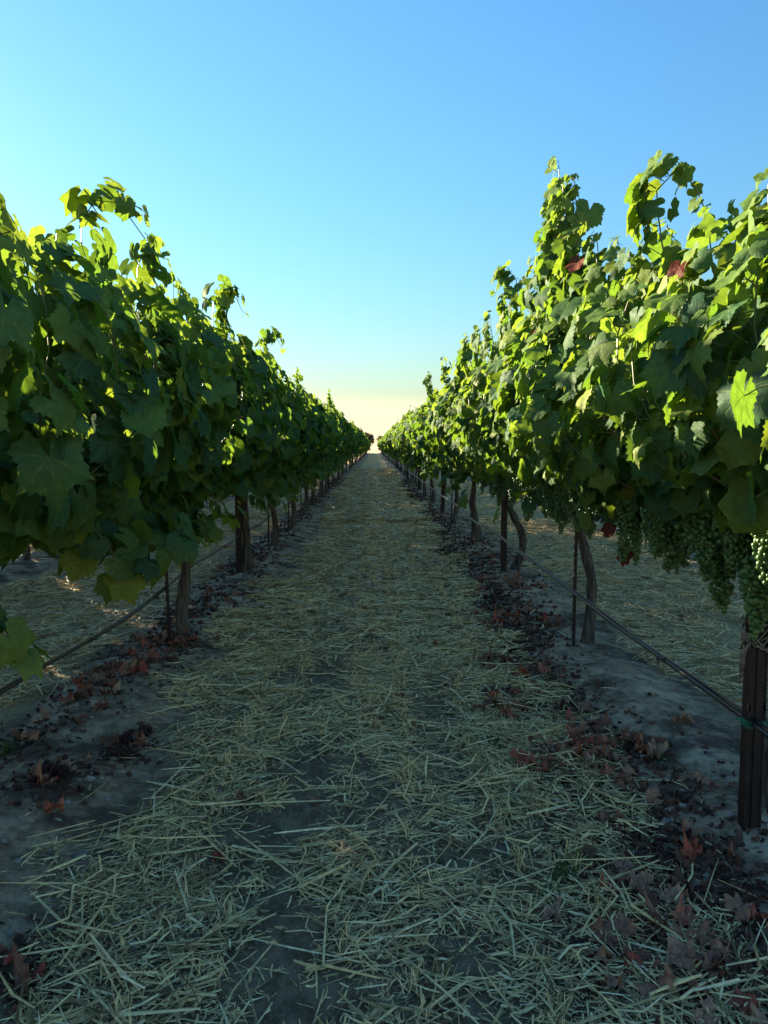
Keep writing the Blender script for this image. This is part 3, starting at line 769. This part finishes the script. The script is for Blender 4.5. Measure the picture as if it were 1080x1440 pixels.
# red leaves and the long drooping shoot ------------------------------------
def leaf_frame(n, t, s, p):
    Rm = frames(np.array([n], float), np.array([t], float))[0]
    Mx = Matrix.Identity(4)
    for a_ in range(3):
        for b_ in range(3): Mx[a_][b_] = float(Rm[a_, b_]*s)
        Mx[a_][3] = float(p[a_])
    return Mx
vines = {round(o.location.y, 2): o for o in bpy.data.objects if o.name.startswith('grapevine') and o.location.x > 0 and o.location.x < 2}
vl = {round(o.location.y, 2): o for o in bpy.data.objects if o.name.startswith('grapevine') and o.location.x < 0 and o.location.x > -2}
def red(vy, p, s, k, lab):
    v = vines[vy]; o = obj('leaf', ME_RED[k % 3], v); o['label'] = lab
    o.matrix_basis = leaf_frame((-.7, -.5, .5), (.1, .3, -.9), s, np.array(p)-np.array(v.location))
red(5.16, (1.00, 3.85, 2.30), .075, 0, 'dark red leaf'); red(2.66, (1.06, 2.72, 2.02), .055, 1, 'small orange red leaf')
red(5.16, (1.03, 4.95, 2.10), .075, 2, 'bright red leaf'); red(5.16, (1.18, 3.80, .99), .06, 0, 'orange dry leaf among the grapes')
red(2.66, (1.20, 3.62, .88), .06, 1, 'brown dry leaf among the grapes')
v = vl[2.55]
c = np.array([(-1.22, 2.9, 1.13), (-1.16, 3.0, 1.07), (-1.11, 3.07, 1.0), (-1.08, 3.12, .93), (-1.06, 3.15, .86), (-1.05, 3.17, .80)])
c = c+np.array((0, 0, .06)); b = np.array(v.location); g = Geo(); tube(g, c-b, np.linspace(.005, .003, len(c)), 5); obj('cane', g.mesh('cane', [M_CANE]), v)
for k, (dp, s, n, t) in enumerate([((-1.12, 3.0, .94), .10, (.7, -.5, .5), (.2, .4, -.9)), ((-1.06, 3.06, .86), .085, (.5, -.8, .4), (-.6, 0, -.7)), ((-1.13, 3.1, .80), .11, (.3, -.8, .5), (-.4, .2, -.9)),
                                  ((-1.0, 3.15, .76), .10, (.6, -.7, .4), (.5, .2, -.7)), ((-.99, 3.17, .69), .115, (.4, -.8, .5), (.4, 0, -.9)), ((-1.05, 3.2, .66), .09, (.4, -.8, .5), (-.3, 0, -.9))]):
    o = obj('leaf', ME_LEAF[k], v); o.matrix_basis = leaf_frame(n, t, s, np.array(dp)+np.array((-.05, 0, .16))-b)

# ------------------------------------------------------------------ straw
def cover(x, y):
    """chance that straw lies at a place"""
    e = fbm(x*2.2, y*1.6, 3, 21)-.5
    out = np.zeros_like(x)
    for cx, hw in ((.0, .93), (-2.73, .95), (2.78, .95), (-5.5, .95), (5.5, .95)):
        out = np.maximum(out, sstep(hw+.16, hw-.10, np.abs(x-cx)+e*.75))
    bare = sstep(.54, .66, fbm(x*2.6+5, y*1.3, 3, 33))*np.exp(-((np.abs(x-.02)-.28)/.20)**2)*sstep(7.5, 2.5, y)
    patch = sstep(.60, .72, fbm(x*3.1, y*3.1, 3, 57))
    cl = .18+1.4*sstep(.25, .70, fbm(x*4, y*4, 3, 41))
    return np.clip(out*cl*(1-.95*bare)*(1-.45*patch), .012, 1)
def scatter(n, x0, x1, y0, y1, ypow=1.0):
    X = RNG.uniform(x0, x1, n); Y = y0+(y1-y0)*RNG.random(n)**ypow
    k = RNG.random(n) < cover(X, Y)
    return X[k], Y[k]
def stalks(g, X, Y, ln, wd, pitch, lift, roof=True, bend=.12, yaw=None):
    n = len(X)
    if yaw is None: yaw = RNG.uniform(0, 2*math.pi, n)
    Z = gz(X, Y)+lift
    d = np.stack([np.cos(yaw)*np.cos(pitch), np.sin(yaw)*np.cos(pitch), np.sin(pitch)], 1)
    rl = RNG.normal(0, .5, n)
    sdv = np.stack([-np.sin(yaw), np.cos(yaw), np.zeros(n)], 1); up = np.cross(d, sdv)
    s2 = sdv*np.cos(rl)[:, None]+up*np.sin(rl)[:, None]; u2 = -sdv*np.sin(rl)[:, None]+up*np.cos(rl)[:, None]
    C = np.stack([X, Y, Z], 1); bd = RNG.normal(0, bend, n)*ln*np.where(RNG.random(n) < .22, 2.4, .7)
    secs = []
    for t, w in ((-.5, .7), (.02, 1.0), (.5, .55)):
        c = C+d*(ln*t)[:, None]+(sdv*.8+up*.3)*(bd*(1-4*t*t)-bd*.5)[:, None]
        if roof: secs += [c-s2*(wd*w*.5)[:, None], c+u2*(wd*w*.42)[:, None], c+s2*(wd*w*.5)[:, None]]
        else: secs += [c-s2*(wd*w*.5)[:, None], c+s2*(wd*w*.5)[:, None]]
    V = np.stack(secs, 1)
    if roof:
        T = []
        for k in (0, 3):
            for q in (0, 1): T += [(k+q, k+q+3, k+q+1), (k+q+1, k+q+3, k+q+4)]
    else:
        T = [(0, 2, 1), (1, 2, 3), (2, 4, 3), (3, 4, 5)]
    T = np.array(T)[:, ::-1]
    g.batch(V, T, np.zeros(len(T), int), np.zeros((V.shape[1], 2)))
g = Geo()
def lay(n, x0, x1, y0, y1, lm, ls, w0, w1, roof, ypow=1.0, liftm=.018, pmax=.16):
    X, Y = scatter(n, x0, x1, y0, y1, ypow); k = len(X)
    ln = np.clip(np.exp(RNG.normal(math.log(lm), ls, k)), .015, .42); wd = RNG.uniform(w0, w1, k)*(1+Y/22)
    pitch = RNG.normal(0, pmax, k)*np.clip(.1/ln, .3, 1.6); lift = np.abs(RNG.normal(0, liftm, k))+.003+np.abs(np.sin(pitch))*ln*.42
    stalks(g, X, Y, ln, wd, pitch, lift, roof, .13)
lay(22000, -1.3, 1.3, 1.25, 5.2, .060, .70, .0026, .0092, True, liftm=.009, pmax=.10)
lay(62000, -1.3, 1.3, 1.25, 5.5, .024, .50, .0016, .0042, True, liftm=.004, pmax=.12)      # chaff
lay(2300, -1.15, 1.15, 1.3, 7, .21, .42, .0036, .0100, True, liftm=.018)           # long stalks
lay(70000, -1.3, 1.35, 5.2, 14, .090, .55, .0040, .0095, False, 1.15, .010, .10)
lay(72000, -1.3, 1.35, 14, 45, .14, .5, .0050, .0110, False, 1.4, .03)
lay(60000, 1.7, 5.6, 2.6, 14, .11, .55, .0036, .0080, False, 1.1, .03)
lay(60000, -5.6, -1.7, 2.6, 16, .11, .55, .0036, .0080, False, 1.1, .03)
lay(16000, -5.8, 5.8, 14, 34, .16, .5, .006, .011, False, 1.3, .03)
straw = obj('straw_mulch', g.mesh('straw_mulch', [M_STRAW], False)); tag(straw, 'pale cut straw strewn over the aisles between the vine rows', 'straw', kind='stuff')

# drilled stubble standing in lines down the aisle
g = Geo()
for lx in (-.62, -.44, -.12, .0, .14, .46, .66):
    yy = np.arange(1.4, 16, .11)+RNG.normal(0, .03, len(np.arange(1.4, 16, .11)))
    keep = (vnoise(yy*1.5, yy*0+lx*9, 61) > .42) & (RNG.random(len(yy)) < .75); yy = yy[keep]
    for y in yy:
        k = int(RNG.integers(7, 20)); cx = lx+RNG.normal(0, .02)
        X = cx+RNG.normal(0, .018, k); Y = y+RNG.normal(0, .022, k)
        ln = RNG.uniform(.03, .085, k); pt = np.clip(RNG.normal(1.05, .28, k), .2, 1.5)
        stalks(g, X, Y, ln, RNG.uniform(.002, .0042, k)*(1+y/22), pt, np.sin(pt)*ln*.46, True, .05)
stub = obj('stubble', g.mesh('stubble', [M_STRAW], False)); tag(stub, 'short upright straw stubble standing in lines down the aisle', 'stubble', kind='stuff')

# ------------------------------------------------------------------ litter
def pix(px, py, z=0.0):
    """ground point under a place measured on the photograph (1080 x 1440)"""
    x = (px-540)/1080; y = (720-py)/1080
    d = np.array((x, math.cos(PITCH)+y*math.sin(PITCH), -math.sin(PITCH)+y*math.cos(PITCH)))
    c, s = math.cos(YAW), math.sin(YAW); d = np.array((d[0]*c+d[1]*s, -d[0]*s+d[1]*c, d[2]))
    t = (z-CAM_H)/d[2]; return d[0]*t, d[1]*t
PATCH_R = [(850, 1065, .15, 46), (790, 1065, .08, 14), (740, 985, .14, 12), (745, 950, .15, 14), (725, 880, .16, 22), (700, 830, .22, 20), (680, 790, .25, 18), (660, 765, .3, 12), (900, 1240, .12, 12), (915, 1320, .12, 14), (1010, 1400, .14, 16), (1030, 1320, .12, 8), (930, 1140, .14, 9), (640, 735, .4, 10)]
PATCH_L = [(180, 950, .16, 22), (130, 990, .14, 14), (200, 915, .18, 12), (70, 1120, .07, 6), (180, 1070, .05, 4), (255, 920, .06, 4), (300, 850, .25, 8), (350, 800, .25, 8), (20, 1060, .1, 4), (30, 1370, .06, 3)]
SINGLE = [(515, 862), (597, 874), (580, 1022), (392, 828), (355, 1105), (335, 1133), (312, 1205), (300, 1232), (640, 1262), (430, 868), (350, 890), (560, 985), (372, 835), (445, 1130), (548, 1050), (610, 905), (688, 925), (470, 800), (540, 770), (430, 780), (1065, 1045), (900, 905), (1000, 905), (960, 870), (60, 900), (120, 890), (30, 930)]
def fallen(px, py, sp, n, lab, grp, smin=.038, smax=.072):
    cx, cy = pix(px, py)
    for k in range(n):
        x = cx+RNG.normal(0, sp); y = cy+RNG.normal(0, sp)*1.25
        o = obj('fallen_leaf', ME_DRY[int(RNG.integers(0, len(ME_DRY)))])
        s = RNG.uniform(smin, smax)
        o.location = (x, y, gz1(x, y)+.012+.02*RNG.random()); o.rotation_euler = (RNG.normal(0, .35)+(math.pi if RNG.random() < .3 else 0), RNG.normal(0, .35), RNG.random()*6.28)
        o.scale = (s, s*RNG.uniform(.8, 1.1), s*RNG.uniform(.8, 1.4)); tag(o, lab, 'leaf', grp)
LAB_R = ['curled reddish leaf in the thick leaf pile before the tape banded post']*2+['curled brown leaf in the litter in front of the bowed trunk']*2+['brown leaf in the litter between the bowed and the bent trunk']*2+['small brown leaf in the litter by the thick trunk of the sunlit row']*2+['dry leaf scattered on dark crumbs at the foot of the widest post']*5+['small brown leaf in the litter by the thick trunk of the sunlit row']
LAB_L = ['curled brown leaf heaped round the crooked trunk of the shaded row']*3+['brown leaf lying among the dark shrivelled grapes']*2+['curled brown leaf heaped round the crooked trunk of the shaded row']+['brown leaf lying by the pale mound of dirt']*2+['brown leaf beside the green weed tuft below the shaded row', 'brown leaf on bare dirt beside the straw edge below the shaded row']
for q, lb in zip(PATCH_R, LAB_R): fallen(*q, lb, lb.split(' in the ')[-1].split(' on ')[-1]+' leaves')
for q, lb in zip(PATCH_L, LAB_L): fallen(*q, lb, 'shaded row litter, '+' '.join(lb.split()[-5:]))
for q in SINGLE: fallen(*q, .01, 1, 'single dry red leaf lying loose on the straw', 'dry leaves loose on the straw', .03, .05)
g = Geo(); V, T, M, UV = check_up(leaf_template(777, 1, 1, False, False, 1.5, .5))
def crumbs(px, py, sp, n, s0, s1):
    cx, cy = pix(px, py); X = cx+RNG.normal(0, sp, n); Y = cy+RNG.normal(0, sp*1.5, n)
    P = np.stack([X, Y, gz(X, Y)+.004+.008*RNG.random(n)], 1)
    Nn = np.stack([RNG.normal(0, .5, n), RNG.normal(0, .5, n), np.ones(n)], 1); Tt = RNG.normal(0, 1, (n, 3)); Rm = frames(Nn, Tt); S = RNG.uniform(s0, s1, n)
    g.batch(np.einsum('nij,mj->nmi', Rm*S[:, None, None], V)+P[:, None, :], T, np.zeros(len(T), int), UV)
for q in PATCH_R: crumbs(q[0], q[1], q[2]*1.2, 260, .008, .028)
for q in PATCH_L: crumbs(q[0], q[1], q[2]*1.2, 170, .008, .026)
for q in ((870, 1180, .13), (930, 1270, .15), (980, 1370, .16), (820, 1110, .1), (880, 1230, .12), (1040, 1280, .14), (780, 1000, .12), (720, 920, .14)): crumbs(*q, 420, .006, .022)
for xr in (ROW_R-.25, ROW_L-.1, ROW_R-.4):
    n = 2600; X = xr+RNG.normal(0, .16, n); Y = RNG.uniform(5, 32, n)
    P = np.stack([X, Y, gz(X, Y)+.008], 1); Rm = frames(np.stack([RNG.normal(0, .5, n), RNG.normal(0, .5, n), np.ones(n)], 1), RNG.normal(0, 1, (n, 3))); S = RNG.uniform(.012, .045, n)
    g.batch(np.einsum('nij,mj->nmi', Rm*S[:, None, None], V)+P[:, None, :], T, np.zeros(len(T), int), UV)
cr = obj('leaf_litter', g.mesh('leaf_litter', [M_CRUMB])); tag(cr, 'dark crumbled leaf litter under the vine rows', 'litter', kind='stuff')
for (px, py, rz) in ((70, 1122, .3), (100, 1118, 1.2), (190, 1058, 2.0), (178, 1085, .5), (215, 1050, 1.)):
    x, y = pix(px, py); o = obj('dried_grape_bunch', ME_RAISIN[int(RNG.integers(0, 2))], None, (x, y, gz1(x, y)+.03)); o.rotation_euler = (math.pi/2-.1, .2, rz); o.scale = (.6, .5, .6)
    tag(o, 'dark shrivelled grape bunch lying on bare dirt below the shaded row', 'grapes', 'dried grape bunches')
# soil clods
g = Geo(); n = 2400
X = np.concatenate([ROW_R+RNG.normal(-.1, .33, n//2), ROW_L+RNG.normal(.15, .33, n//2)]); Y = 1.4+RNG.random(n)**1.3*8
S = np.clip(np.exp(RNG.normal(math.log(.005), .6, n)), .002, .02)
rv = ICO[0]*(1+.25*RNG.normal(0, 1, (len(ICO[0]), 1))*.6)*np.array((1, .8, .6))
ang = RNG.random(n)*6.28; Rm = np.zeros((n, 3, 3)); Rm[:, 0, 0] = np.cos(ang); Rm[:, 0, 1] = -np.sin(ang); Rm[:, 1, 0] = np.sin(ang); Rm[:, 1, 1] = np.cos(ang); Rm[:, 2, 2] = 1
W = np.einsum('nij,mj->nmi', Rm*S[:, None, None], rv)+np.stack([X, Y, gz(X, Y)+S*.2], 1)[:, None, :]
g.batch(W, ICO[1], np.zeros(len(ICO[1]), int), np.zeros((len(rv), 2)))
cl = obj('soil_clods', g.mesh('soil_clods', [M_CLOD], False)); tag(cl, 'small crumbled clods of grey dirt along the vine rows', 'clods', kind='stuff')
# twigs
for k, (px, py, a, ln) in enumerate([(745, 915, .5, .30), (690, 808, 1.1, .35), (660, 830, .3, .3), (310, 880, .1, .30), (150, 930, .8, .3), (385, 790, -.5, .5), (860, 1000, 2.3, .22), (790, 950, .3, .25)]):
    x, y = pix(px, py); g = Geo(); tube(g, [(-.5*ln, 0, .0), (-.1*ln, .015, .012), (.2*ln, -.006, .008), (.5*ln, .012, .02)], [.005, .0045, .004, .0025], 6)
    o = obj('twig', g.mesh('twig', [M_TWINE]), None, (x, y, gz1(x, y)+.008)); o.rotation_euler.z = a; tag(o, 'weathered pruned twig lying on the dirt under the vines', 'twig', 'pruned twigs')
# weeds
def tuft(px, py, n, h, sp, lab, grp):
    x, y = pix(px, py); g = Geo()
    for k in range(n):
        a = RNG.random()*6.28; r0 = RNG.random()*sp; ln = h*RNG.uniform(.5, 1.2); le = RNG.uniform(.3, 1.1)
        b = np.array((math.cos(a*3.3)*r0, math.sin(a*3.3)*r0, -.01)); d = np.array((math.cos(a), math.sin(a), 0)); sd = np.array((-math.sin(a), math.cos(a), 0))*RNG.uniform(.0015, .003)
        V_ = []
        for i in range(4):
            t = i/3; c = b+d*ln*le*t*t*.8+np.array((0, 0, ln*(t-.35*le*t*t))); V_ += [c-sd*(1-t*.9), c+sd*(1-t*.9)]
        g.add(V_, [(0, 1, 2), (1, 3, 2), (2, 3, 4), (3, 5, 4), (4, 5, 6), (5, 7, 6)], 0, np.full((8, 2), .3))
    o = obj('grass_tuft', g.mesh('grass_tuft', [M_GRASS]), None, (x, y, gz1(x, y))); tag(o, lab, 'grass', grp)
tuft(700, 1045, 90, .075, .07, 'dark green grass tuft growing in the straw before the red leaf pile', None)
for q in ((795, 1235), (815, 1215), (775, 1260)): tuft(*q, 60, .085, .06, 'dark green weed tuft at the edge of straw and leaf litter', 'weed tufts by the litter')
tuft(12, 1075, 80, .09, .06, 'green weed tuft below the shaded row next to bare dirt', None)
tuft(620, 1215, 18, .05, .02, 'small green sprout on bare soil in the aisle', None)
tuft(930, 1085, 40, .05, .06, 'low green weeds on the dirt behind the red leaf pile', None)

# ------------------------------------------------------------------ far trees at the end of the rows
def tree(x, y, h, seed):
    rng = np.random.default_rng(seed)
    t = empty('broadleaf_tree', (x, y, 0), 'hazy brownish tree standing beyond the end of the vine rows', 'tree', 'trees beyond the end of the rows')
    g = Geo(); tube(g, [(0, 0, -.3), (.1, 0, h*.25), (-.1, .1, h*.5), (0, 0, h*.75)], [.35, .28, .2, .08], 8, ridge=.1)
    for k in range(7):
        a = k*2.4; zb = h*(.22+.06*k); tube(g, [(0, 0, zb), (math.cos(a)*h*.16, math.sin(a)*h*.16, zb+h*.12), (math.cos(a)*h*.28, math.sin(a)*h*.28, zb+h*.2)], [.14, .09, .04], 6)
    obj('trunk', g.mesh('trunk', [M_BARK]), t)
    g = Geo(); cl = [(rng.normal(0, h*.17), rng.normal(0, h*.17), h*(.45+.45*rng.random()), h*rng.uniform(.09, .17)) for _ in range(16)]
    P = np.concatenate([np.array(c[:3])+rng.normal(0, c[3]*.55, (70, 3)) for c in cl]); n = len(P)
    leaf_cloud(g, LEAF_LOW, P, frames(rng.normal(0, 1, (n, 3)), rng.normal(0, 1, (n, 3))), rng.uniform(.25, .5, n), np.zeros(n, int), rng)
    cr = obj('crown', g.mesh('crown', [M_FTREE, M_FTREE, M_FTREE]), t); tag(cr, kind='stuff')
for k, (x, y, h) in enumerate([(-5, 236, 6.5), (-1.5, 250, 5.2), (3.5, 262, 4.6), (-12, 244, 7.0), (10, 240, 5.5), (18, 250, 6.5), (-20, 240, 6.2), (27, 246, 5)]): tree(x, y, h, 70+k)
